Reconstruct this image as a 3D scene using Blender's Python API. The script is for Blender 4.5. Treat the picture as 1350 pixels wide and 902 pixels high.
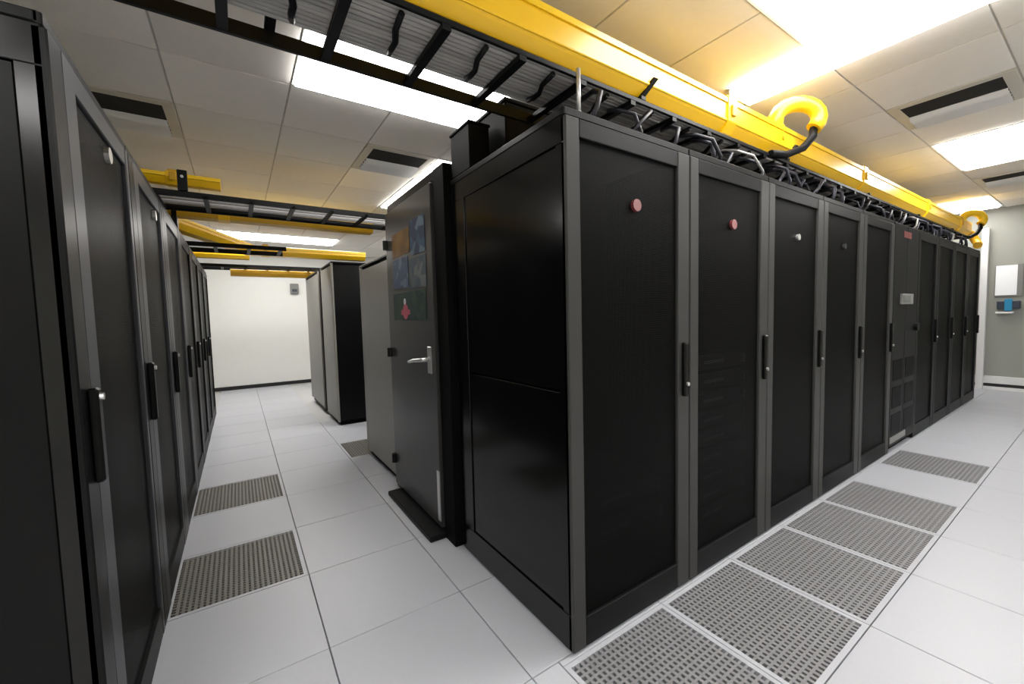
import bpy, bmesh, math, random
from mathutils import Vector, Matrix

random.seed(7)
for o in list(bpy.data.objects):
    bpy.data.objects.remove(o, do_unlink=True)
scene = bpy.context.scene
COL = scene.collection

# ------------------------------------------------------------------ camera
CAM = Vector((-1.046, -1.1903, 1.3752))
YAW, PITCH, ROLL, FPX = 0.5889, -0.0619, -0.025, 538.86
Fw = Vector((math.sin(YAW) * math.cos(PITCH), math.cos(YAW) * math.cos(PITCH), math.sin(PITCH)))
Rt = Vector((math.cos(YAW), -math.sin(YAW), 0))
Up = Rt.cross(Fw)
R2 = Rt * math.cos(ROLL) + Up * math.sin(ROLL)
U2 = -Rt * math.sin(ROLL) + Up * math.cos(ROLL)
cd = bpy.data.cameras.new('camera')
cd.sensor_width = 36.0
cd.lens = FPX / 1350.0 * 36.0
cd.clip_start = 0.02
cam = bpy.data.objects.new('camera', cd)
M = Matrix.Identity(4)
for i in range(3):
    M[i][0] = R2[i]; M[i][1] = U2[i]; M[i][2] = -Fw[i]; M[i][3] = CAM[i]
cam.matrix_world = M
COL.objects.link(cam)
scene.camera = cam

# ------------------------------------------------------------------ world, exposure
w = bpy.data.worlds.new('world'); scene.world = w
w.use_nodes = True
w.node_tree.nodes['Background'].inputs[0].default_value = (0.75, 0.8, 0.9, 1)
w.node_tree.nodes['Background'].inputs[1].default_value = 0.15
vs = scene.view_settings
vs.view_transform = 'Standard'; vs.look = 'None'; vs.gamma = 1.0; vs.use_curve_mapping = False
vs.exposure = 0.0
LAMP = 14.5          # emission of the ceiling light diffusers

CEIL = 2.90
GP = 0.65; GX0 = -0.68; GY0 = -0.10      # ceiling grid
T = 0.61                                  # floor tile

# ------------------------------------------------------------------ materials
MATS = {}
def mat(name, col, rough=0.5, metal=0.0, spec=0.5, noise=0.0, nscale=8.0, bump=0.0, bscale=200.0, rnd=0.0, emit=None, estr=0.0):
    m = bpy.data.materials.new(name); m.use_nodes = True
    nt = m.node_tree; b = nt.nodes['Principled BSDF']
    b.inputs['Base Color'].default_value = (*col, 1)
    b.inputs['Roughness'].default_value = rough
    b.inputs['Metallic'].default_value = metal
    b.inputs['Specular IOR Level'].default_value = spec
    tc = nt.nodes.new('ShaderNodeTexCoord')
    if noise or rnd:
        n = nt.nodes.new('ShaderNodeTexNoise'); n.inputs['Scale'].default_value = nscale
        n.inputs['Detail'].default_value = 5
        nt.links.new(tc.outputs['Object'], n.inputs['Vector'])
        mr = nt.nodes.new('ShaderNodeMapRange')
        mr.inputs['To Min'].default_value = 1 - noise; mr.inputs['To Max'].default_value = 1 + noise
        nt.links.new(n.outputs['Fac'], mr.inputs['Value'])
        oi = nt.nodes.new('ShaderNodeObjectInfo')
        mr2 = nt.nodes.new('ShaderNodeMapRange')
        mr2.inputs['To Min'].default_value = 1 - rnd; mr2.inputs['To Max'].default_value = 1 + rnd
        nt.links.new(oi.outputs['Random'], mr2.inputs['Value'])
        mu = nt.nodes.new('ShaderNodeMath'); mu.operation = 'MULTIPLY'
        nt.links.new(mr.outputs[0], mu.inputs[0]); nt.links.new(mr2.outputs[0], mu.inputs[1])
        vm = nt.nodes.new('ShaderNodeVectorMath'); vm.operation = 'SCALE'
        vm.inputs[0].default_value = col
        nt.links.new(mu.outputs[0], vm.inputs['Scale'])
        nt.links.new(vm.outputs[0], b.inputs['Base Color'])
    if bump:
        n2 = nt.nodes.new('ShaderNodeTexNoise'); n2.inputs['Scale'].default_value = bscale
        nt.links.new(tc.outputs['Object'], n2.inputs['Vector'])
        bp = nt.nodes.new('ShaderNodeBump'); bp.inputs['Strength'].default_value = bump
        bp.inputs['Distance'].default_value = 0.002
        nt.links.new(n2.outputs['Fac'], bp.inputs['Height'])
        nt.links.new(bp.outputs[0], b.inputs['Normal'])
    if emit:
        b.inputs['Emission Color'].default_value = (*emit, 1)
        b.inputs['Emission Strength'].default_value = estr
    MATS[name] = m
    return m

mat('rack_black', (0.004, 0.004, 0.0045), 0.36, spec=0.16, bump=0.08, bscale=400)
mat('rack_gloss', (0.002, 0.002, 0.0022), 0.17, spec=0.4)
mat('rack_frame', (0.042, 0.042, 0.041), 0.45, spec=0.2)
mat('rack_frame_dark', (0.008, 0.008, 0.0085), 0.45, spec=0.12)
mat('rack_frame_blue', (0.042, 0.044, 0.050), 0.40, spec=0.3)
mat('rack_grey', (0.25, 0.245, 0.22), 0.42)
mat('inner_black', (0.002, 0.002, 0.002), 0.7, spec=0.1)
mat('handle_black', (0.003, 0.003, 0.003), 0.35, spec=0.2)
mat('silver', (0.75, 0.75, 0.74), 0.3, metal=0.85)
mat('badge_red', (0.20, 0.045, 0.045), 0.3)
mat('server_face', (0.03, 0.03, 0.032), 0.4, noise=0.3, nscale=40)
mat('server_trim', (0.25, 0.25, 0.26), 0.35, metal=0.4)
mat('floor_tile', (0.49, 0.50, 0.54), 0.38, noise=0.03, nscale=60, rnd=0.02, bump=0.03, bscale=90)
mat('floor_sub', (0.55, 0.55, 0.55), 0.8)
mat('plenum_shade', (0.02, 0.02, 0.02), 0.9)
mat('grate', (0.27, 0.27, 0.28), 0.45, metal=0.2)
mat('grate_olive', (0.17, 0.165, 0.145), 0.5, metal=0.2)
mat('ceiling_tile', (0.88, 0.845, 0.79), 0.9, spec=0.1, noise=0.03, nscale=25, rnd=0.05, bump=0.15, bscale=120)
mat('ceiling_grid', (0.62, 0.59, 0.54), 0.7)
mat('white_metal', (0.8, 0.8, 0.79), 0.4)
mat('vent_slat', (0.62, 0.58, 0.5), 0.4)
mat('vent_shade', (0.01, 0.01, 0.01), 0.9)
mat('diffuser', (0.9, 0.9, 0.9), 0.5, emit=(1.0, 0.985, 0.96), estr=LAMP)
mat('wall_grey', (0.29, 0.295, 0.265), 0.7, noise=0.02)
mat('wall_white', (0.82, 0.82, 0.78), 0.6, noise=0.02)
mat('base_black', (0.01, 0.01, 0.01), 0.5)
mat('base_white', (0.7, 0.7, 0.7), 0.4)
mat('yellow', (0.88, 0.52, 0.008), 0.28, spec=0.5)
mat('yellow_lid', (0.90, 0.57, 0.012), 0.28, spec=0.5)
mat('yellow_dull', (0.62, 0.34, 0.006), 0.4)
mat('ladder_black', (0.004, 0.0045, 0.005), 0.45, spec=0.15)
mat('cable_grey', (0.34, 0.33, 0.32), 0.5, rnd=0.18)
mat('cable_dark', (0.02, 0.02, 0.03), 0.45, rnd=0.3)
mat('cable_white', (0.7, 0.69, 0.7), 0.45)
mat('paper_white', (0.85, 0.87, 0.9), 0.6)
mat('plastic_blue', (0.02, 0.22, 0.42), 0.35)
mat('plastic_dark', (0.03, 0.04, 0.06), 0.4)
mat('device_grey', (0.2, 0.2, 0.19), 0.4)
mat('screen_grey', (0.16, 0.17, 0.16), 0.2)

# perforated steel: fine grid of round holes that let light and sight through
def perforated(name, col, open_=0.45, scale=0.012):
    m = bpy.data.materials.new(name); m.use_nodes = True
    nt = m.node_tree; b = nt.nodes['Principled BSDF']; out = nt.nodes['Material Output']
    b.inputs['Base Color'].default_value = (*col, 1); b.inputs['Roughness'].default_value = 0.45; b.inputs['Specular IOR Level'].default_value = 0.07
    tc = nt.nodes.new('ShaderNodeTexCoord'); sp = nt.nodes.new('ShaderNodeSeparateXYZ')
    nt.links.new(tc.outputs['Object'], sp.inputs[0])
    vals = []
    for ax in ('X', 'Z'):
        mu = nt.nodes.new('ShaderNodeMath'); mu.operation = 'MULTIPLY'; mu.inputs[1].default_value = math.pi / scale
        nt.links.new(sp.outputs[ax], mu.inputs[0])
        sn = nt.nodes.new('ShaderNodeMath'); sn.operation = 'SINE'; nt.links.new(mu.outputs[0], sn.inputs[0])
        ab = nt.nodes.new('ShaderNodeMath'); ab.operation = 'ABSOLUTE'; nt.links.new(sn.outputs[0], ab.inputs[0])
        vals.append(ab)
    pr = nt.nodes.new('ShaderNodeMath'); pr.operation = 'MULTIPLY'
    nt.links.new(vals[0].outputs[0], pr.inputs[0]); nt.links.new(vals[1].outputs[0], pr.inputs[1])
    gt = nt.nodes.new('ShaderNodeMath'); gt.operation = 'GREATER_THAN'; gt.inputs[1].default_value = 1 - open_
    nt.links.new(pr.outputs[0], gt.inputs[0])
    tr = nt.nodes.new('ShaderNodeBsdfTransparent'); mx = nt.nodes.new('ShaderNodeMixShader')
    nt.links.new(gt.outputs[0], mx.inputs[0]); nt.links.new(b.outputs[0], mx.inputs[1]); nt.links.new(tr.outputs[0], mx.inputs[2])
    nt.links.new(mx.outputs[0], out.inputs['Surface'])
    MATS[name] = m
perforated('mesh_door', (0.0035, 0.0035, 0.0035), 0.45, 0.006)

# posters on the door: blotchy print in two or three inks
def poster_mat(name, a, b2, c, scale):
    m = mat(name, a, 0.55)
    nt = m.node_tree; b = nt.nodes['Principled BSDF']
    tc = nt.nodes['Texture Coordinate']
    v = nt.nodes.new('ShaderNodeTexVoronoi'); v.inputs['Scale'].default_value = scale
    nt.links.new(tc.outputs['Object'], v.inputs['Vector'])
    cr = nt.nodes.new('ShaderNodeValToRGB'); cr.color_ramp.interpolation = 'CONSTANT'
    cr.color_ramp.elements[0].color = (*a, 1); cr.color_ramp.elements[0].position = 0
    cr.color_ramp.elements[1].color = (*b2, 1); cr.color_ramp.elements[1].position = 0.6
    e = cr.color_ramp.elements.new(0.85); e.color = (*c, 1)
    sx = nt.nodes.new('ShaderNodeSeparateXYZ'); nt.links.new(v.outputs['Color'], sx.inputs[0])
    nt.links.new(sx.outputs[0], cr.inputs[0]); nt.links.new(cr.outputs[0], b.inputs['Base Color'])
poster_mat('poster_orange', (0.15, 0.075, 0.01), (0.12, 0.05, 0.008), (0.1, 0.05, 0.01), 14)
poster_mat('poster_blue', (0.035, 0.06, 0.12), (0.02, 0.045, 0.09), (0.09, 0.13, 0.18), 12)
poster_mat('poster_navy', (0.01, 0.02, 0.05), (0.02, 0.05, 0.09), (0.08, 0.12, 0.15), 12)
poster_mat('poster_green', (0.01, 0.035, 0.03), (0.005, 0.02, 0.02), (0.02, 0.05, 0.03), 14)
poster_mat('poster_greyblue', (0.03, 0.05, 0.07), (0.06, 0.07, 0.08), (0.1, 0.11, 0.11), 13)
mat('poster_red', (0.42, 0.06, 0.10), 0.5)
mat('poster_pale', (0.6, 0.6, 0.62), 0.5)

# ------------------------------------------------------------------ mesh helpers
class MB:
    def __init__(s): s.v = []; s.f = []
    def box(s, x0, x1, y0, y1, z0, z1):
        n = len(s.v)
        s.v += [(x0,y0,z0),(x1,y0,z0),(x1,y1,z0),(x0,y1,z0),(x0,y0,z1),(x1,y0,z1),(x1,y1,z1),(x0,y1,z1)]
        s.f += [tuple(n+i for i in q) for q in ((0,3,2,1),(4,5,6,7),(0,1,5,4),(1,2,6,5),(2,3,7,6),(3,0,4,7))]
        return s
    def obox(s, c, dx, dy, dz):            # oriented box: centre and half-axis vectors
        n = len(s.v); c = Vector(c); dx = Vector(dx); dy = Vector(dy); dz = Vector(dz)
        for k in (-1, 1):
            for i, j in ((-1,-1),(1,-1),(1,1),(-1,1)):
                s.v.append(tuple(c + dx*i + dy*j + dz*k))
        s.f += [tuple(n+i for i in q) for q in ((0,3,2,1),(4,5,6,7),(0,1,5,4),(1,2,6,5),(2,3,7,6),(3,0,4,7))]
        return s
    def prism(s, prof, a, b, side=None, up=(0,0,1)):   # closed profile [(h, v)] swept from a to b
        a = Vector(a); b = Vector(b); d = (b-a).normalized(); up = Vector(up)
        h = Vector(side) if side else up.cross(d).normalized()
        n = len(s.v); k = len(prof)
        for p in (a, b):
            for (q, r) in prof: s.v.append(tuple(p + h*q + up*r))
        for i in range(k):
            j = (i+1) % k
            s.f.append((n+i, n+j, n+k+j, n+k+i))
        s.f.append(tuple(n+i for i in range(k-1,-1,-1))); s.f.append(tuple(n+k+i for i in range(k)))
        return s
    def tube(s, pts, r, seg=8, r2=None):
        pts = [Vector(p) for p in pts]; N = len(pts); n = len(s.v)
        for i, p in enumerate(pts):
            d = (pts[min(i+1,N-1)] - pts[max(i-1,0)]).normalized()
            u = d.orthogonal() if abs(d.x) < 0.0 else None
            ref = Vector((0,0,1)) if abs(d.z) < 0.95 else Vector((1,0,0))
            if i == 0: h = ref.cross(d).normalized()
            else:
                h = (h - d*h.dot(d)).normalized()
            q = d.cross(h)
            rr = r if r2 is None else r + (r2-r)*i/(N-1)
            for k in range(seg):
                a = 2*math.pi*k/seg
                s.v.append(tuple(p + h*math.cos(a)*rr + q*math.sin(a)*rr))
        for i in range(N-1):
            for k in range(seg):
                j = (k+1) % seg
                s.f.append((n+i*seg+k, n+i*seg+j, n+(i+1)*seg+j, n+(i+1)*seg+k))
        s.f.append(tuple(n+k for k in range(seg-1,-1,-1))); s.f.append(tuple(n+(N-1)*seg+k for k in range(seg)))
        return s
    def mesh(s, name, m, bevel=0.0, smooth=False):
        me = bpy.data.meshes.new(name); me.from_pydata(s.v, [], s.f)
        bm = bmesh.new(); bm.from_mesh(me)
        bmesh.ops.recalc_face_normals(bm, faces=bm.faces)
        if bevel:
            bmesh.ops.bevel(bm, geom=list(bm.edges), offset=bevel, segments=1, affect='EDGES', clamp_overlap=True)
        bm.to_mesh(me); bm.free()
        if smooth:
            for p in me.polygons: p.use_smooth = len(p.vertices) == 4
        me.materials.append(MATS[m])
        return me
def link(name, me, parent=None, loc=(0,0,0), rz=0.0):
    o = bpy.data.objects.new(name, me); COL.objects.link(o)
    o.location = loc; o.rotation_euler = (0,0,rz)
    if parent: o.parent = parent
    return o
def part(name, mb, m, parent=None, bevel=0.0, smooth=False, loc=(0,0,0)):
    return link(name, mb.mesh(name, m, bevel, smooth), parent, loc)
def tag(o, label, cat, group=None):
    o['label'] = label; o['category'] = cat
    if group: o['group'] = group
    return o
def struct(o, label=None, cat=None):
    o['kind'] = 'structure'
    if label: o['label'] = label
    if cat: o['category'] = cat
    return o
def thing(name, label, cat, loc=(0,0,0), rz=0.0, group=None):
    return tag(link(name, None, None, loc, rz), label, cat, group)
def box(*a): return MB().box(*a)

def project(P):
    d = Vector(P) - CAM; z = d.dot(Fw)
    if z < 0.05: return None
    return (675 + FPX*d.dot(R2)/z, 451 - FPX*d.dot(U2)/z)
def seen(corners, margin=160):
    for c in corners:
        p = project(c)
        if p and -margin < p[0] < 1350+margin and -margin < p[1] < 902+margin: return True
    return False

# ------------------------------------------------------------------ room shell
XW0, XW1, YW0, YW1 = -4.6, 9.1, -4.2, 9.05
floor = struct(part('floor', box(XW0, XW1, YW0, YW1, -0.12, -0.04), 'floor_sub'), 'raised white tiled access floor', 'floor')
ceiling = struct(part('ceiling', box(XW0, XW1, YW0, YW1, CEIL+0.012, CEIL+0.10), 'ceiling_grid'), 'suspended ceiling of beige mineral tiles', 'ceiling')
struct(part('wall_right', box(XW1, XW1+0.1, YW0, YW1, -0.12, CEIL+0.1), 'wall_grey'), 'grey green wall at the far end of the long rack row', 'wall')
struct(part('wall_back', box(XW0, XW1, YW1, YW1+0.1, -0.12, CEIL+0.1), 'wall_white'), 'white wall closing off the left aisle', 'wall')
struct(part('wall_left', box(XW0-0.1, XW0, YW0, YW1, -0.12, CEIL+0.1), 'wall_white'), 'white wall behind the left rack row', 'wall')
struct(part('wall_front', box(XW0, XW1, YW0-0.1, YW0, -0.12, CEIL+0.1), 'wall_white'), 'white wall behind the camera', 'wall')
struct(part('baseboard_back', box(-4.5, 0.6, YW1-0.02, YW1, 0.0, 0.075), 'base_black', bevel=0.004), 'thin black baseboard below the white end wall', 'baseboard')
bw = struct(part('baseboard_right', box(XW1-0.03, XW1, YW0, 1.4, 0.10, 0.22), 'base_white', bevel=0.004), 'white baseboard on the grey end wall', 'baseboard')
part('base_strip', box(XW1-0.024, XW1, YW0, 1.4, 0.05, 0.10), 'base_black', bw)
part('base_foot', box(XW1-0.03, XW1, YW0, 1.4, 0.0, 0.05), 'base_white', bw)
struct(part('trim_1', box(XW1-0.10, XW1, 0.05, 0.13, 0.0, CEIL-0.3), 'base_white', bevel=0.006), 'pale corner post beside the far end of the rack row', 'trim')

# floor tiles -----------------------------------------------------------------
gap = 0.004
def tile_mesh(sx, sy, m='floor_tile'):
    return box(gap/2, sx-gap/2, gap/2, sy-gap/2, -0.04, 0.0).mesh('floor_tile', m, bevel=0.002)
full_tile = tile_mesh(T, T)
def grate_meshes(m, n):
    b = 0.022
    fr = MB()
    fr.box(gap/2, T-gap/2, gap/2, b, -0.04, 0.0); fr.box(gap/2, T-gap/2, T-b, T-gap/2, -0.04, 0.0)
    fr.box(gap/2, b, b, T-b, -0.04, 0.0); fr.box(T-b, T-gap/2, b, T-b, -0.04, 0.0)
    frm = fr.mesh('tile_frame', 'floor_tile')
    g = MB(); st = (T-2*b)/n
    for i in range(1, n):
        q = b + i*st
        g.box(q-st*0.26, q+st*0.26, b, T-b, -0.03, -0.001)
        g.box(b, T-b, q-st*0.20, q+st*0.20, -0.028, -0.0015)
    gm = g.mesh('grating', m)
    pm = box(b, T-b, b, T-b, -0.0395, -0.034).mesh('plenum_shade_sheet', 'plenum_shade')  # near-black sheet stands in for the unlit void under the grating
    return frm, gm, pm
GR_A = grate_meshes('grate', 22)
GR_B = grate_meshes('grate_olive', 24)
def lay(x, y, sx=T, sy=T, grate=None):
    if not seen([(x,y,0),(x+sx,y,0),(x,y+sy,0),(x+sx,y+sy,0),(x+sx/2,y+sy/2,0)]): return
    if grate:
        o = link('perforated_tile', grate[0], floor, (x,y,0))
        g = link('grating', grate[1], o); g['kind'] = 'stuff'
        link('plenum_shade_sheet', grate[2], o)
    else:
        me = full_tile if (sx == T and sy == T) else tile_mesh(sx, sy)
        link('floor_tile', me, floor, (x,y,0))
JX = -0.80; JY = 0.01; PX = 1.1586; PY = -0.02
XS = PX - 2*T          # left edge of the right-hand grid (-0.06)
PERF_LEFT = {(-1, 2), (-1, 4), (1, 5)}
for c in range(-5, 2):                       # left aisle columns
    x = JX + c*T
    for r in range(-7, 15):
        y = JY + r*T
        if c <= -2 and r >= 0: continue       # under the left row
        if c == 1 and r < 0: continue
        if c == 1 and not (4 <= r <= 7): continue
        sy = T
        if y + T > YW1: sy = YW1 - y
        if sy < 0.05: continue
        lay(x, y, T, sy, GR_B if (c, r) in PERF_LEFT else None)
for r in range(-7, 4):                        # narrow make-up strip beside the corner rack
    lay(JX+T, JY+r*T, XS-(JX+T) + (0.16 if r >= 0 else 0.0), T)
for c in range(0, 16):                        # right aisle
    x = XS + c*T
    sx = min(T, XW1-x)
    if sx < 0.05: continue
    for r in range(0, 7):
        y = PY - (r+1)*T
        p = (r == 0 and c in (0, 1, 2, 3, 4, 6)) 
        lay(x, y, T if sx == T else sx, T, GR_A if p else None)
# cut tiles showing as a pale line along the foot of the rack row
for c in range(0, 13):
    lay(XS + c*T, PY, T, 0.03 if c == 0 else 0.12)
lay(JX+T+(XS-JX-T)+0.16, PY+0.03, 0.44, 0.09)
for r in range(0, 4):
    for c in range(13, 15):
        x = XS + c*T; lay(x, PY + r*T, min(T, XW1-x), T)

# ceiling tiles, lights and vents ---------------------------------------------
TROFFERS = [  # cell x, cell y, cells long in x, label
    (0, 2, 2, 'wide ceiling light panel behind the black cable ladder'),
    (2, -1, 2, 'large glaring ceiling light panel beside the yellow raceway, at the top edge'),
    (8, -1, 2, 'ceiling light panel past the large square air vent on the right'),
    (13, 0, 2, 'far ceiling light panel above the end of the rack row'),
    (2, 4, 1, 'long ceiling light panel peeking out above the containment door', 3),
    (-1, 11, 3, 'farthest ceiling light panel over the left aisle'),
    (-1, 8, 3, 'ceiling light panel over the left aisle, half hidden by the second ladder'),
    (-4, -2, 2, 'added out-of-view light panel above the near end of the left rack row'),  # from here on: out-of-view lamps added to raise the bounce light
    (-3, -4, 2, 'added unseen fill light panel over the floor behind the viewer, leftmost of its row'),
    (1, -4, 2, 'added unseen fill light panel over the floor right behind the viewer'),
    (5, -4, 2, 'added unseen fill light panel over the right aisle, nearer the viewer'),
    (9, -4, 2, 'added unseen fill light panel over the right aisle, near the end wall'),
    (-6, 5, 2, 'added unseen light panel behind the left rack row'),  # extra lamps added over hidden areas, none of them in view
    (6, 4, 2, 'added unseen light panel over the middle of the rack rows'),
    (10, 5, 2, 'added unseen light panel over the far rack rows'),
    (5, 9, 2, 'added unseen light panel over the rear rack rows'),
]
VENTS = [
    (6, -1, 'y', 'large square ceiling air vent between two light panels on the right'),
    (11, -1, 'y', 'far ceiling air vent past the right light panel'),
    (1, 4, 'x', 'small ceiling air vent above the containment door'),
    (-2, 4, 'x', 'dark ceiling air vent over the left rack row'),
]
used = set()
for q in TROFFERS:
    for k in range(q[2]):
        for m_ in range(q[4] if len(q) > 4 else 1): used.add((q[0]+k, q[1]+m_))
for cx, cy, _, _ in VENTS: used.add((cx, cy))
g2 = 0.010
ctile = box(g2/2, GP-g2/2, g2/2, GP-g2/2, CEIL, CEIL+0.0125).mesh('ceiling_tile', 'ceiling_tile', bevel=0.002)
for i in range(-6, 16):
    for j in range(-6, 15):
        if (i, j) in used: continue
        x = GX0 + i*GP; y = GY0 + j*GP
        if x < XW0 or y < YW0: continue
        sx = min(GP, XW1-x); sy = min(GP, YW1-y)
        if sx < 0.05 or sy < 0.05: continue
        if not seen([(x,y,CEIL),(x+sx,y,CEIL),(x,y+sy,CEIL),(x+sx,y+sy,CEIL)], 120): continue
        me = ctile if (sx == GP and sy == GP) else box(g2/2, sx-g2/2, g2/2, sy-g2/2, CEIL, CEIL+0.0125).mesh('ceiling_tile', 'ceiling_tile')
        link('ceiling_tile', me, ceiling, (x, y, 0))
for q in TROFFERS:
    cx, cy, n, lab = q[:4]; ny = q[4] if len(q) > 4 else 1
    x = GX0 + cx*GP; y = GY0 + cy*GP; L = min(n*GP, XW1-0.25-x); D = ny*GP
    t = thing('ceiling_light', lab, 'ceiling light', (x, y, CEIL), 0, 'recessed ceiling light panels')
    e = 0.02
    for a in ((0.004, L-0.004, 0.004, e), (0.004, L-0.004, D-e, D-0.004), (0.004, e, e, D-e), (L-e, L-0.004, e, D-e)):
        part('frame_bar', box(*a, -0.006, 0.012), 'white_metal', t)
    n_ = MB()     # glowing lens, drop added so its sloped sides brighten the ceiling
    n_.prism([(-D/2+e, 0.010), (-D/2+e, 0.0), (-D/2+e+0.03, -0.025), (D/2-e-0.03, -0.025), (D/2-e, 0.0), (D/2-e, 0.010)], (e, D/2, 0), (L-e, D/2, 0))
    part('diffuser', n_, 'diffuser', t)
# surface-mounted linear light that crosses above the raceway
t = thing('linear_light', 'long narrow bright ceiling light beside the large glaring panel', 'ceiling light', (1.85, -1.0, CEIL))
part('end_cap', box(0.0, 0.26, 0, 0.012, -0.05, 0), 'white_metal', t)
part('end_cap', box(0.0, 0.26, 1.368, 1.38, -0.05, 0), 'white_metal', t)
part('diffuser', box(0.005, 0.255, 0.012, 1.368, -0.047, -0.001), 'diffuser', t)

for cx, cy, ax, lab in VENTS:
    t = thing('air_vent', lab, 'vent', (GX0+cx*GP, GY0+cy*GP, CEIL), 0, 'square ceiling air vents')
    f = MB(); e = 0.07; S = GP
    f.box(0.004, S-0.004, 0.004, e, -0.006, 0.012); f.box(0.004, S-0.004, S-e, S-0.004, -0.006, 0.012)
    f.box(0.004, e, e, S-e, -0.006, 0.012); f.box(S-e, S-0.004, e, S-e, -0.006, 0.012)
    part('frame', f, 'vent_slat', t, bevel=0.002)
    h = S*0.47
    if ax == 'y': part('slot_shade', box(e, S-e, e, S-e, -0.004, 0.008), 'vent_shade', t)  # flat black sheet painted as the shade inside the vent
    else: part('slot_shade', box(e, S-e, e, S-e, -0.004, 0.008), 'vent_shade', t)
    n = 4; st = (S-e-h)/n
    for k in range(n):
        c = h + (k+0.5)*st
        if ax == 'y':
            m = MB().obox((c, S/2, -0.022), (st*0.27, 0, -0.016), (0, S/2-e, 0), (0.001, 0, 0.002))
        else:
            m = MB().obox((S/2, c, -0.022), (S/2-e, 0, 0), (0, st*0.27, -0.016), (0, 0.001, 0.002))
        part('slat', m, 'white_metal', t)

# ------------------------------------------------------------------ server racks
def make_rack(label, loc, rz, w, d, h, frame='rack_frame', stile=(0.075, 0.095), badge='badge_red', badge_x=0.51, badge_z=1.84,
              handle_x=None, handle_z=1.10, badge_r=0.024, split=False, group=None, name='server_rack', body='rack_black', left_side=True, right_side=False, edge=0.0, lock_dz=-0.07):
    t = thing(name, label, 'server rack', loc, rz, group)
    e = 0.004
    # plinth, top, back
    part('plinth', box(e+0.01, w-e-0.01, 0.03, d-0.03, 0.0, 0.06), 'inner_black', t)
    part('top_panel', box(e, w-e, 0.0, d, h-0.03, h), body, t, bevel=0.004)
    part('back_panel', box(e, w-e, d-0.025, d, 0.05, h-0.03), body, t)
    # side panels
    for side, x0, x1, fancy in (('l', e, e+0.02, left_side), ('r', w-e-0.02, w-e, right_side)):
        if fancy:
            s = -1 if side == 'l' else 1
            xo0, xo1 = (x0-0.0, x1) if s < 0 else (x0, x1)
            fr = MB()
            fr.box(x0, x1, 0.0, d-0.026, h-0.13, h-0.031); fr.box(x0, x1, 0.0, d-0.026, 0.012, 0.16)
            fr.box(x0, x1, 0.0, 0.05, 0.16, h-0.13); fr.box(x0, x1, d-0.16, d-0.026, 0.16, h-0.13)
            sp = part('side_panel', fr, 'rack_gloss', t, bevel=0.002)
            xi0, xi1 = (x0+0.007, x1) if s < 0 else (x0, x1-0.007)
            mid = 1.07 if split else None
            if split:
                part('upper_inset', box(xi0, xi1, 0.052, d-0.162, mid+0.004, h-0.132), 'rack_gloss', sp, bevel=0.002)
                part('lower_inset', box(xi0, xi1, 0.052, d-0.162, 0.162, mid-0.004), 'rack_gloss', sp, bevel=0.002)
            else:
                part('inset', box(xi0, xi1, 0.052, d-0.162, 0.162, h-0.132), body, sp, bevel=0.002)
        else:
            part('side_panel', box(x0, x1, 0.02, d-0.026, 0.05, h-0.031), body, t)
    part('inner_liner', box(0.03, w-0.03, 0.5, 0.51, 0.06, h-0.04), 'inner_black', t)
    # door: frame with mesh panel, handle, badge
    a, b = stile; tr = 0.10; br = 0.115
    f = MB()
    if edge:
        part('door_edge', box(e, edge, -0.012, 0.018, 0.010, h-0.035), 'rack_black', t, bevel=0.004)
    part('door_stile', box(max(e, edge), a, -0.012, 0.018, 0.010, h-0.035), frame, t, bevel=0.004)
    door = part('door_stile', box(w-b, w-e, -0.012, 0.018, 0.010, h-0.035), frame, t, bevel=0.004)
    rm = 'rack_frame_dark' if frame != 'rack_frame_blue' else frame
    part('door_rail', box(a, w-b, -0.010, 0.018, h-0.035-0.07, h-0.035), rm, t, bevel=0.003)
    part('door_rail', box(a, w-b, -0.010, 0.018, 0.010, br+0.02), 'rack_frame_dark', t, bevel=0.003)
    part('mesh_panel', box(a-0.002, w-b+0.002, 0.002, 0.006, br+0.01, h-tr), 'mesh_door', t)
    part('header', box(e, w-e, -0.006, 0.012, h-0.033, h-0.002), 'rack_frame_dark', t, bevel=0.003)
    hx = w-b*0.55 if handle_x is None else handle_x
    hd = part('handle', box(hx-0.017, hx+0.017, -0.034, -0.010, handle_z-0.13, handle_z+0.13), 'handle_black', door, bevel=0.006)
    lz = handle_z + lock_dz
    part('lock', MB().tube([(hx, -0.033, lz), (hx, -0.042, lz)], 0.010, 10), 'silver', door)
    if badge:
        bx = badge_x*w
        part('badge', MB().tube([(bx, 0.004, badge_z), (bx, -0.012, badge_z)], badge_r, 14), badge, door)
    return t

W1, H1, D1 = 0.7893, 2.157, 0.98
ords = ['first', 'second', 'third', 'fourth', 'fifth', 'sixth', 'seventh', 'eighth', 'ninth', 'tenth']
RG = 'black server racks of the long right-hand row'
for k in range(10):
    if k == 5: continue
    lab = {0: 'corner server rack of the right-hand row with red badge and full side panel'}.get(
        k, '%s black server rack from the near corner in the right-hand row' % ords[k])
    if k == 1: lab = 'second server rack from the near corner, servers dimly visible behind its mesh door'
    if k == 9: lab = 'last black server rack at the far end of the right-hand row'
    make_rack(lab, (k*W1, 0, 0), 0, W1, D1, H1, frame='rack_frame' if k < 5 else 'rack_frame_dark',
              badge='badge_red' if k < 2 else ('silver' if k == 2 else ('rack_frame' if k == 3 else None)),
              badge_x=0.515, badge_r=0.026 if k < 2 else 0.02, split=(k == 0), group=RG, left_side=(k == 0), right_side=(k == 9))
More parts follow.
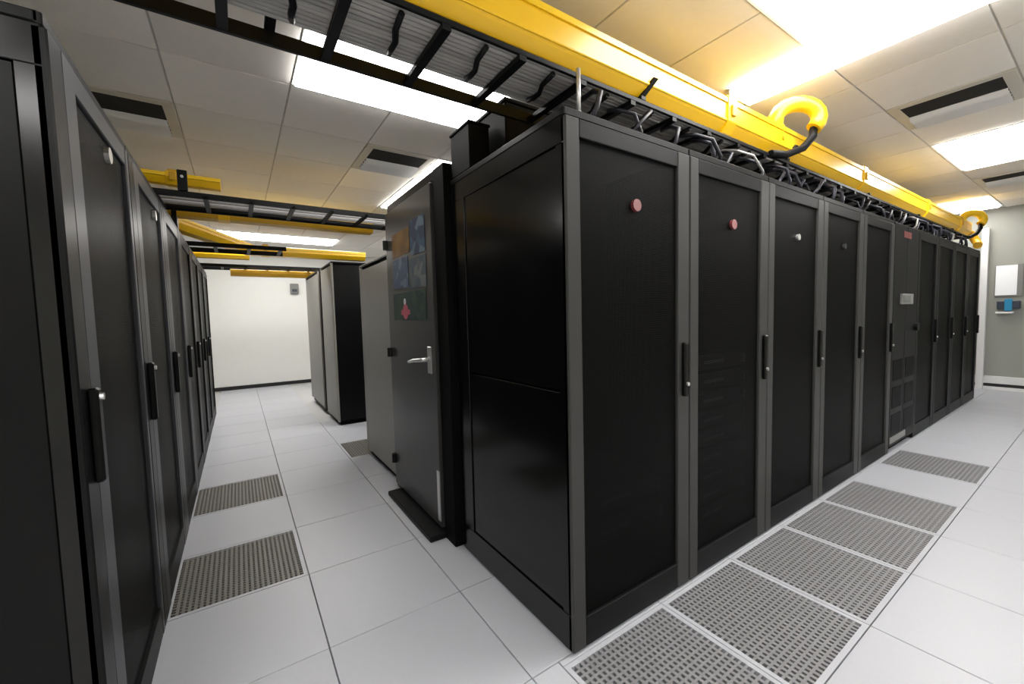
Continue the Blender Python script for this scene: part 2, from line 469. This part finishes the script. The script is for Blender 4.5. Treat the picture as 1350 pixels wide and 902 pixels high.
# the odd unit in the row: cooling cabinet with two leaves and a display
t = thing('cooling_cabinet', 'narrow two-leaf cooling cabinet with grey display among the right-hand racks', 'cabinet', (5*W1, 0, 0))
part('body', box(0.004, W1-0.004, 0.02, D1, 0.05, H1), 'rack_black', t, bevel=0.004)
part('plinth', box(0.02, W1-0.02, 0.03, D1-0.03, 0, 0.05), 'inner_black', t)
for i, (x0, x1) in enumerate(((0.006, W1/2-0.003), (W1/2+0.003, W1-0.006))):
    lf = part('leaf', box(x0, x1, -0.012, 0.02, 0.06, H1-0.01), 'rack_frame_dark', t, bevel=0.004)
    for z0 in (0.16, 0.42, 0.68):
        part('grille', box(x0+0.05, x1-0.05, -0.016, -0.011, z0, z0+0.2), 'mesh_door', lf)
    if i == 1:
        part('knob', MB().tube([(x1-0.05, -0.012, 1.17), (x1-0.05, -0.04, 1.17)], 0.04, 14), 'handle_black', lf)
dsp = part('display', box(0.20, 0.56, -0.032, -0.012, 1.40, 1.50), 'device_grey', t, bevel=0.004)
part('screen', box(0.22, 0.46, -0.034, -0.031, 1.42, 1.485), 'screen_grey', dsp)
part('nameplate', box(0.26, 0.50, -0.016, -0.011, 2.03, 2.09), 'badge_red', t, bevel=0.002)
part('foot_plate', box(0.02, 0.5, -0.018, -0.011, 0.09, 0.15), 'device_grey', t, bevel=0.002)

# servers behind the mesh door of the second rack, and two in the corner rack
def make_server(label, x, y, z, w, h, group):
    s = thing('rack_server', label, 'server', (x, y, z), 0, group)
    part('chassis', box(0, w, 0.02, 0.40, 0, h), 'inner_black', s)
    bz = part('bezel', box(0, w, 0, 0.02, 0.003, h-0.003), 'server_face', s, bevel=0.003)
    part('ear_handle', box(0.01, 0.03, -0.02, 0, h*0.2, h*0.8), 'server_trim', bz, bevel=0.003)
    part('ear_handle', box(w-0.03, w-0.01, -0.02, 0, h*0.2, h*0.8), 'server_trim', bz, bevel=0.003)
    part('status_strip', box(w*0.25, w*0.6, -0.004, 0, h*0.4, h*0.6), 'server_trim', bz)
zz = 0.20
for k in range(9):
    make_server('%s server from the bottom behind the mesh door of the second rack' % (ords[k]), W1+0.12, 0.07, zz, 0.55, 0.086, 'servers in the second rack')
    zz += 0.107
for z, l in ((0.36, 'lower server with pale ear behind the corner rack door'), (0.50, 'upper server with pale ear behind the corner rack door')):
    make_server(l, 0.09, 0.05, z, 0.55, 0.1, 'servers in the corner rack')

# left row, fronts facing the aisle
WL, HL = 0.88, 2.142
XL, YL = -1.405, 0.29
bx = [0.65, 0.77, 0.6, 0.6, 0.6, 0.6, 0.6]
for k in range(7):
    lab = {0: 'nearest rack of the left row, its black side panel filling the left edge',
           1: 'second rack of the left row with silver badge', 6: 'last rack of the left row, nearest the white end wall'}.get(
        k, '%s black server rack from the viewer in the left row' % ords[k])
    make_rack(lab, (XL, YL+k*WL, 0), math.pi/2, WL, 1.05, HL, frame='rack_frame_blue' if k < 3 else 'rack_frame_dark', stile=(0.20, 0.05), edge=0.10,
              badge='silver' if k < 2 else None, badge_x=bx[k], badge_z=1.99, handle_x=0.075, handle_z=1.08, lock_dz=0.105,
              group='black server racks of the left row', left_side=(k == 0), right_side=(k == 6), badge_r=0.028)

# rows behind the containment door
def plain_cabinet(label, x0, y0, w, d, h, body, front='mesh_door', group=None):
    t = thing('server_rack', label, 'server rack', (x0, y0, 0), 0, group)
    part('plinth', box(0.03, w-0.03, 0.03, d-0.03, 0, 0.06), 'inner_black', t)
    part('frame', box(0.022, w-0.022, 0.02, d-0.02, 0.05, h), 'inner_black', t, bevel=0.004)
    part('side_panel', box(0, 0.022, 0.06, d-0.06, 0.06, h-0.03), body, t, bevel=0.003)
    part('corner_post', box(0, 0.022, 0.0, 0.056, 0.05, h), body, t, bevel=0.003)
    part('corner_post', box(0, 0.022, d-0.056, d, 0.05, h), body, t, bevel=0.003)
    part('side_panel', box(w-0.022, w, 0.0, d, 0.06, h-0.03), 'rack_black', t, bevel=0.003)
    part('door', box(0.024, w-0.024, 0.0, 0.02, 0.06, h-0.02), 'rack_black', t, bevel=0.003)
    part('rear_door', box(0.024, w-0.024, d-0.02, d, 0.06, h-0.02), 'rack_black', t, bevel=0.003)
    part('top_panel', box(0, w, 0.0, d, h, h+0.02), 'rack_black', t, bevel=0.003)
    return t
plain_cabinet('grey-sided end rack just past the door with posters', 0.0, 2.12, 0.75, 1.0, 1.90, 'rack_grey')
plain_cabinet('black rack tucked behind the grey-sided end rack', 0.76, 2.12, 0.75, 1.0, 1.90, 'rack_black')
plain_cabinet('grey-sided end rack across the cross aisle, black front to the viewer', -0.02, 4.47, 0.75, 0.80, 2.12, 'rack_grey')
plain_cabinet('black rack beside the end rack across the cross aisle', 0.74, 4.47, 0.75, 0.80, 2.12, 'rack_black')
plain_cabinet('farthest grey-sided rack, closest to the white end wall', -0.02, 5.50, 0.75, 1.3, 2.12, 'rack_grey')
part_o = tag(part('dark_gap_block', box(0.02, 0.3, 5.28, 5.49, 0, 2.10), 'rack_black', None, bevel=0.004), 'black block standing in for the dark gap between the two far grey-sided racks', 'post')  # added black block, painted as the dark gap between these racks

# ------------------------------------------------------------------ containment door
t = thing('containment_door', 'dark aisle containment door with lever handle and posters', 'door', (0, 0, 0))
part('post', box(-0.035, 0.10, 0.985, 1.135, 0.0, 2.26), 'inner_black', t, bevel=0.004)
part('post', box(-0.02, 0.10, 2.045, 2.11, 0.0, 2.20), 'rack_black', t, bevel=0.004)
part('lintel', box(-0.03, 0.10, 1.136, 2.044, 2.20, 2.26), 'rack_black', t, bevel=0.004)
part('sill', box(-0.14, 0.10, 1.12, 1.97, 0.0, 0.035), 'rack_frame_dark', t, bevel=0.006)
mat('door_grey', (0.032, 0.032, 0.032), 0.34)
leaf = part('leaf', box(-0.052, -0.012, 1.145, 2.035, 0.06, 2.19), 'door_grey', t, bevel=0.004)
part('edge_strip', box(-0.056, -0.050, 1.148, 1.185, 0.10, 0.42), 'silver', leaf)
hd = part('handle_plate', box(-0.062, -0.052, 1.20, 1.255, 1.03, 1.20), 'silver', leaf, bevel=0.003)
lv = MB().tube([(-0.06, 1.228, 1.12), (-0.10, 1.228, 1.12), (-0.11, 1.25, 1.118), (-0.11, 1.38, 1.105), (-0.105, 1.47, 1.09)], 0.014, 10, r2=0.011)
part('lever', lv, 'silver', hd, smooth=True)
for z in (1.12, 0.27, 1.95):
    part('hinge', MB().tube([(-0.06, 2.02, z-0.035), (-0.06, 2.02, z+0.035)], 0.022, 10), 'handle_black', leaf)
def poster(label, y0, y1, z0, z1, m):
    return tag(part('poster', box(-0.0545, -0.0525, y0, y1, z0, z1), m), label, 'poster')
poster('orange poster at the top of the containment door', 1.52, 1.88, 1.83, 2.00, 'poster_orange')
poster('dark navy poster at the top right of the containment door', 1.24, 1.50, 1.80, 2.03, 'poster_navy')
poster('blue poster in the left middle of the containment door', 1.56, 1.88, 1.60, 1.81, 'poster_blue')
poster('grey-blue poster in the right middle of the containment door', 1.24, 1.54, 1.58, 1.78, 'poster_greyblue')
p = poster('dark green poster with red figure above the lever handle', 1.26, 1.90, 1.37, 1.565, 'poster_green')
part('red_figure', MB().tube([(-0.0545, 1.64, 1.43), (-0.0552, 1.64, 1.43)], 0.055, 14), 'poster_red', p)
part('red_figure', MB().obox((-0.0549, 1.64, 1.425), (0.0004, 0, 0), (0, 0.09, 0.0), (0, 0, 0.018)), 'poster_red', p)
part('pale_figure', MB().tube([(-0.0545, 1.65, 1.50), (-0.0552, 1.65, 1.50)], 0.024, 12), 'poster_pale', p)

# black boxes on top of the corner rack
t = thing('cable_box', 'tall black cable box on top of the corner rack', 'cable box', (0.15, 0.55, 2.158))
part('case', box(0, 0.36, 0.06, 0.42, 0.0, 0.32), 'inner_black', t, bevel=0.006)
part('lid', box(-0.006, 0.366, 0.054, 0.426, 0.32, 0.34), 'inner_black', t, bevel=0.004)
t = thing('cable_box', 'low black cable box at the rear edge of the corner rack', 'cable box', (0.0, 0.72, 2.158))
part('case', box(0.006, 0.13, 0.02, 0.24, 0.0, 0.23), 'inner_black', t, bevel=0.005)
part('lid', box(0.0, 0.135, 0.014, 0.246, 0.23, 0.245), 'inner_black', t, bevel=0.004)
part('gland', MB().tube([(0.07, 0.1, 0.245), (0.07, 0.1, 0.275)], 0.02, 10), 'inner_black', t)

# ------------------------------------------------------------------ cable ladders
def ladder(label, x0, x1, y0, y1, z, first, pitch, m='ladder_black', feet=(), near_lo=-0.02):
    t = thing('cable_ladder', label, 'cable ladder', (x0, y0, z))
    L = x1-x0; Wd = y1-y0
    part('rail', box(0, L, 0, 0.014, near_lo, 0.024), m, t, bevel=0.002)
    part('rail', box(0, L, Wd-0.014, Wd, -0.02, 0.03), m, t, bevel=0.002)
    x = first - x0
    rung = box(-0.016, 0.016, 0.0, Wd-0.014, -0.016, 0.0035).mesh('rung', m)
    while x > 0.35: x -= pitch
    while x < L-0.02:
        if x > 0.02: link('rung', rung, t, (x, 0, 0))
        x += pitch
    for fx, fz in feet:
        part('standoff', box(fx-x0-0.018, fx-x0+0.018, Wd, Wd+0.012, fz-z, 0.03), m, t)
    return t
near_ladder = ladder('black cable ladder under the long yellow raceway, crossing over the near aisle', -2.4, 7.8, 0.10, 0.495, 2.35, -1.035, 0.311,
       feet=((0.9, 2.158), (2.5, 2.158), (4.1, 2.158), (5.6, 2.158), (7.2, 2.158), (-1.75, 2.143)), near_lo=0.004)
ladder('black cable ladder crossing the aisle above the containment door', -2.3, 1.5, 2.75, 3.25, 2.35, -1.2, 0.30, feet=((-1.8, 2.143), (-1.44, 2.143), (0.6, 1.921)))
ladder('black cable ladder crossing the middle of the aisle behind the others', -2.3, -0.55, 4.05, 4.5, 2.19, -1.2, 0.30, feet=((-1.8, 2.143), (-1.44, 2.143)))
ladder('farthest black cable ladder crossing in front of the white end wall', -2.3, 1.0, 6.35, 6.8, 2.25, -1.2, 0.30, feet=((0.3, 2.141),))

def cable(label, pts, r, m, group, seg=7, name='cable'):
    return tag(part(name, MB().tube(pts, r, seg), m, None, smooth=True), label, 'cable', group)
# flat bed of grey cables on the main ladder
for i in range(12):
    y = 0.128 + i*0.0225
    pts = []
    x = -2.3
    ph = random.uniform(0, 6); am = random.uniform(0.003, 0.008)
    while x < 7.7:
        pts.append((x, y + am*math.sin(x*1.7+ph), 2.368 + 0.003*math.sin(x*2.3+ph)))
        x += 0.35
    cable('grey network cable lying in the near black cable ladder', pts, 0.0105, 'cable_grey', 'grey cables in the near cable ladder')
# black strap hangers below the cable bed, between the rungs
k = 0
x = -1.17
while x < 7.4:
    pts = [(x-0.012, 0.12, 2.345), (x-0.006, 0.20, 2.342), (x+0.004, 0.235, 2.325), (x+0.002, 0.27, 2.322), (x+0.01, 0.325, 2.338)]
    part('strap', MB().tube([(p[0]+2.4, p[1]-0.10, p[2]-2.35) for p in pts], 0.011, 6), 'ladder_black', near_ladder, smooth=True)
    x += 0.311
# dark cables dropping out of the ladder onto the racks of the right row
for i in range(44):
    x = 0.34 + i*0.165 + random.uniform(-0.08, 0.08)
    y = random.uniform(0.03, 0.14)
    dx = random.uniform(-0.22, 0.30)
    pts = [(x, 0.20, 2.333), (x+dx*0.3, y+0.06, 2.325), (x+dx*0.6, y+0.0, 2.29), (x+dx, y, 2.22), (x+dx*1.2, y+0.04, 2.165)]
    cable('%s patch cable dropping from the near ladder onto the %s unit of the right-hand row' % ('dark' if (i+5) % 11 else 'grey', ords[min(9, max(0, int((x+dx)/W1)))]), pts, random.uniform(0.006, 0.013),
          'cable_dark' if (i+5) % 11 else 'cable_grey', 'patch cables dropping onto the right-hand racks')
# cables in the far ladders
for i in range(5):
    cable('pale network cable lying in the ladder above the containment door', [(-2.2, 2.83+i*0.08, 2.372), (-0.8, 2.83+i*0.08, 2.37), (0.3, 2.82+i*0.08, 2.372), (1.4, 2.83+i*0.08, 2.37)],
          0.011, 'cable_white' if i in (1, 3) else 'cable_grey', 'cables in the ladder above the containment door')
for i in range(3):
    cable('dark network cable lying in the farthest cable ladder', [(-2.2, 6.43+i*0.12, 2.27), (-0.5, 6.42+i*0.12, 2.272), (0.95, 6.43+i*0.12, 2.27)], 0.013, 'cable_dark', 'cables in the farthest ladder')

# ------------------------------------------------------------------ yellow fibre raceways
def raceway(label, pts, wd, ht, m='yellow', lid='yellow_lid', couplers=(), caps=True):
    """trough with splayed sides and an overlapping lid along pts (bottom centre line)"""
    t = thing('fibre_raceway', label, 'raceway', pts[0])
    o = Vector(pts[0])
    for a, b in zip(pts[:-1], pts[1:]):
        a = Vector(a)-o; b = Vector(b)-o
        h = wd/2
        prof = [(-h+0.045, 0.0), (h-0.025, 0.0), (h-0.012, 0.035), (h-0.004, 0.05), (h-0.004, ht-0.02), (-h+0.004, ht-0.02), (-h+0.004, 0.05), (-h+0.012, 0.035)]
        part('trough', MB().prism(prof, a, b), m, t, bevel=0.002)
        rib = [(-h+0.002, 0.045), (h-0.002, 0.045), (h, 0.049), (h, 0.056), (-h, 0.056), (-h, 0.049)]
        part('side_rib', MB().prism(rib, a, b), m, t)
        lp = [(-h-0.003, ht-0.03), (h+0.003, ht-0.03), (h+0.003, ht-0.004), (h-0.01, ht+0.002), (-h+0.01, ht+0.002), (-h-0.003, ht-0.004)]
        part('lid', MB().prism(lp, a, b), lid, t)
        d = (b-a).normalized()
        for c in couplers:
            if c < 0 or c > (b-a).length: continue
            q = a + d*c
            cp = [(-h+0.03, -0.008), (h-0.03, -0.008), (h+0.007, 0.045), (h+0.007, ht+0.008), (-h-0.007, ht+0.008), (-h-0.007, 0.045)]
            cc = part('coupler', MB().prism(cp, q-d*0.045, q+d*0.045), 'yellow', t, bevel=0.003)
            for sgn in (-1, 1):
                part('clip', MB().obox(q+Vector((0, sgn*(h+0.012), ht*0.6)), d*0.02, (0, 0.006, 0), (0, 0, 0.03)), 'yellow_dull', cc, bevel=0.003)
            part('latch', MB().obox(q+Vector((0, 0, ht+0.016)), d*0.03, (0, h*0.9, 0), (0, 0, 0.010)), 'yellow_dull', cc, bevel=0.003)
    return t
x0 = -2.3
main = raceway('long yellow fibre raceway above the right-hand rack row', [(x0, 0.215, 2.405), (8.0, 0.215, 2.405)], 0.24, 0.175,
               couplers=(1.0, 3.66, 5.83, 7.9, 9.6))
for bx_ in (-0.9, 0.60, 2.1, 3.7, 5.3, 6.9):
    b = MB()
    b.box(bx_-0.016-x0, bx_+0.016-x0, -0.11, 0.28, -0.025, -0.009)
    if bx_ in (0.60, 2.1): b.obox((bx_-x0+0.03, -0.105, 0.03), (0.012, 0, 0.0), (0, 0.006, 0.004), (0.03, -0.028, 0.05))
    part('bracket', b, 'ladder_black', main)

def gooseneck(label, x, y, z, s=1.0):
    arc = [(-0.10, 0.08, -0.05)]
    for k in range(0, 11):
        a = math.pi*0.92 - k*math.pi*1.15/10
        arc.append((0.10*math.cos(a), -0.09*math.cos(a) - 0.02, 0.07 + 0.10*math.sin(a)))
    t = part('outlet_spout', MB().tube([(p[0]*s, p[1]*s, p[2]*s) for p in arc], 0.048*s, 12), 'yellow_lid', main, smooth=True, loc=(x-x0, y-0.215, z-2.405))
    t['label'] = label
    e = arc[-1]
    tail = [(e[0], e[1], e[2]), (e[0]-0.02, e[1]-0.005, e[2]-0.06), (e[0]-0.10, e[1]+0.02, e[2]-0.14), (e[0]-0.22, e[1]+0.07, e[2]-0.19), (e[0]-0.36, e[1]+0.10, e[2]-0.20)]
    part('black_hose', MB().tube([(p[0]*s, p[1]*s, p[2]*s) for p in tail], 0.024*s, 8), 'ladder_black', t, smooth=True)
    part('collar', MB().tube([(-0.10*s, 0.075*s, -0.07*s), (-0.10*s, 0.075*s, 0.03*s)], 0.060*s, 14), 'yellow', t, smooth=True)
    return t
gooseneck('curved yellow outlet with black hose arching over the middle of the raceway', 2.10, 0.08, 2.56)
gooseneck('curved yellow outlet at the far end of the long raceway', 7.75, 0.08, 2.52, 1.0)
part('end_elbow', MB().tube([(p[0]-x0, p[1]-0.215, p[2]-2.405) for p in ((8.0, 0.2, 2.49), (8.15, 0.18, 2.49), (8.25, 0.14, 2.45), (8.28, 0.10, 2.36), (8.22, 0.06, 2.28), (8.05, 0.04, 2.25))], 0.05, 12), 'yellow_dull', main, smooth=True)
# silver threaded rod by the corner
t = thing('support_rod', 'short silver support rod on the corner rack top', 'rod', (0.14, 0.06, 2.158))
part('rod', MB().tube([(0, 0, 0.03), (0, 0, 0.20)], 0.009, 10), 'silver', t, smooth=True)
part('nut', MB().tube([(0, 0, 0.0), (0, 0, 0.03)], 0.016, 6), 'silver', t)

# raceways over the left aisle
raceway('orange yellow raceway over the left row, above the second ladder', [(-2.3, 2.98, 2.47), (-1.10, 2.98, 2.47)], 0.14, 0.075, couplers=(0.9,))
rw = raceway('yellow raceway crossing the aisle just behind the ladder over the door', [(-1.5, 3.52, 2.335), (0.25, 3.52, 2.335)], 0.20, 0.11, m='yellow_dull', couplers=(0.4,))  # trough in duller yellow, painting in the shadow of its underside
part('foot', box(0.02, 0.06, -0.06, 0.06, -0.192, 0.0), 'ladder_black', rw)
raceway('bright yellow raceway running diagonally off the left row, then straight across the aisle', [(-1.62, 3.70, 2.30), (-0.86, 4.86, 2.215), (0.5, 4.86, 2.215)], 0.18, 0.11, couplers=(0.15,))
rw = raceway('short yellow raceway at the left of the farthest ladder', [(-2.2, 6.1, 2.32), (-0.85, 6.1, 2.32)], 0.18, 0.10)
part('foot', box(0.3, 0.34, -0.06, 0.06, -0.176, 0.0), 'ladder_black', rw)
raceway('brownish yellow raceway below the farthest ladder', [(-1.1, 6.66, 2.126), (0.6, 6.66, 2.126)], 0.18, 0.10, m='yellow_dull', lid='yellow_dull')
t = thing('ladder_hanger', 'small black hanger block on the second ladder above the left row', 'hanger', (-1.33, 2.72, 2.37))
part('block', box(-0.03, 0.03, 0, 0.03, 0, 0.15), 'ladder_black', t, bevel=0.004)
part('bolt', MB().tube([(0, -0.01, 0.1), (0, 0, 0.1)], 0.01, 8), 'silver', t)

# ------------------------------------------------------------------ wall things
t = thing('notice_holder', 'white notice panel on the grey end wall', 'notice', (XW1, 0, 0))
part('backing', box(-0.022, 0.0, -0.31, -0.02, 1.50, 2.0), 'device_grey', t, bevel=0.004)
part('sheet', box(-0.027, -0.0225, -0.25, -0.03, 1.52, 1.99), 'paper_white', t)
t = thing('wall_dispenser', 'small dispenser with blue button below the white notice panel', 'dispenser', (XW1, 0, 0))
part('body', box(-0.09, 0.0, -0.30, -0.06, 1.30, 1.43), 'plastic_dark', t, bevel=0.01)
part('blue_front', box(-0.105, -0.09, -0.22, -0.14, 1.27, 1.46), 'plastic_blue', t, bevel=0.006)
part('tray', box(-0.10, 0.0, -0.23, -0.05, 1.23, 1.26), 'base_white', t, bevel=0.004)
t = thing('wall_box', 'small grey wall box high on the white end wall', 'wall box', (0.03, YW1, 2.0))
part('case', box(-0.08, 0.08, -0.08, 0.0, 0, 0.22), 'device_grey', t, bevel=0.01)
part('lens', box(-0.05, 0.05, -0.09, -0.08, 0.04, 0.10), 'plastic_dark', t, bevel=0.004)
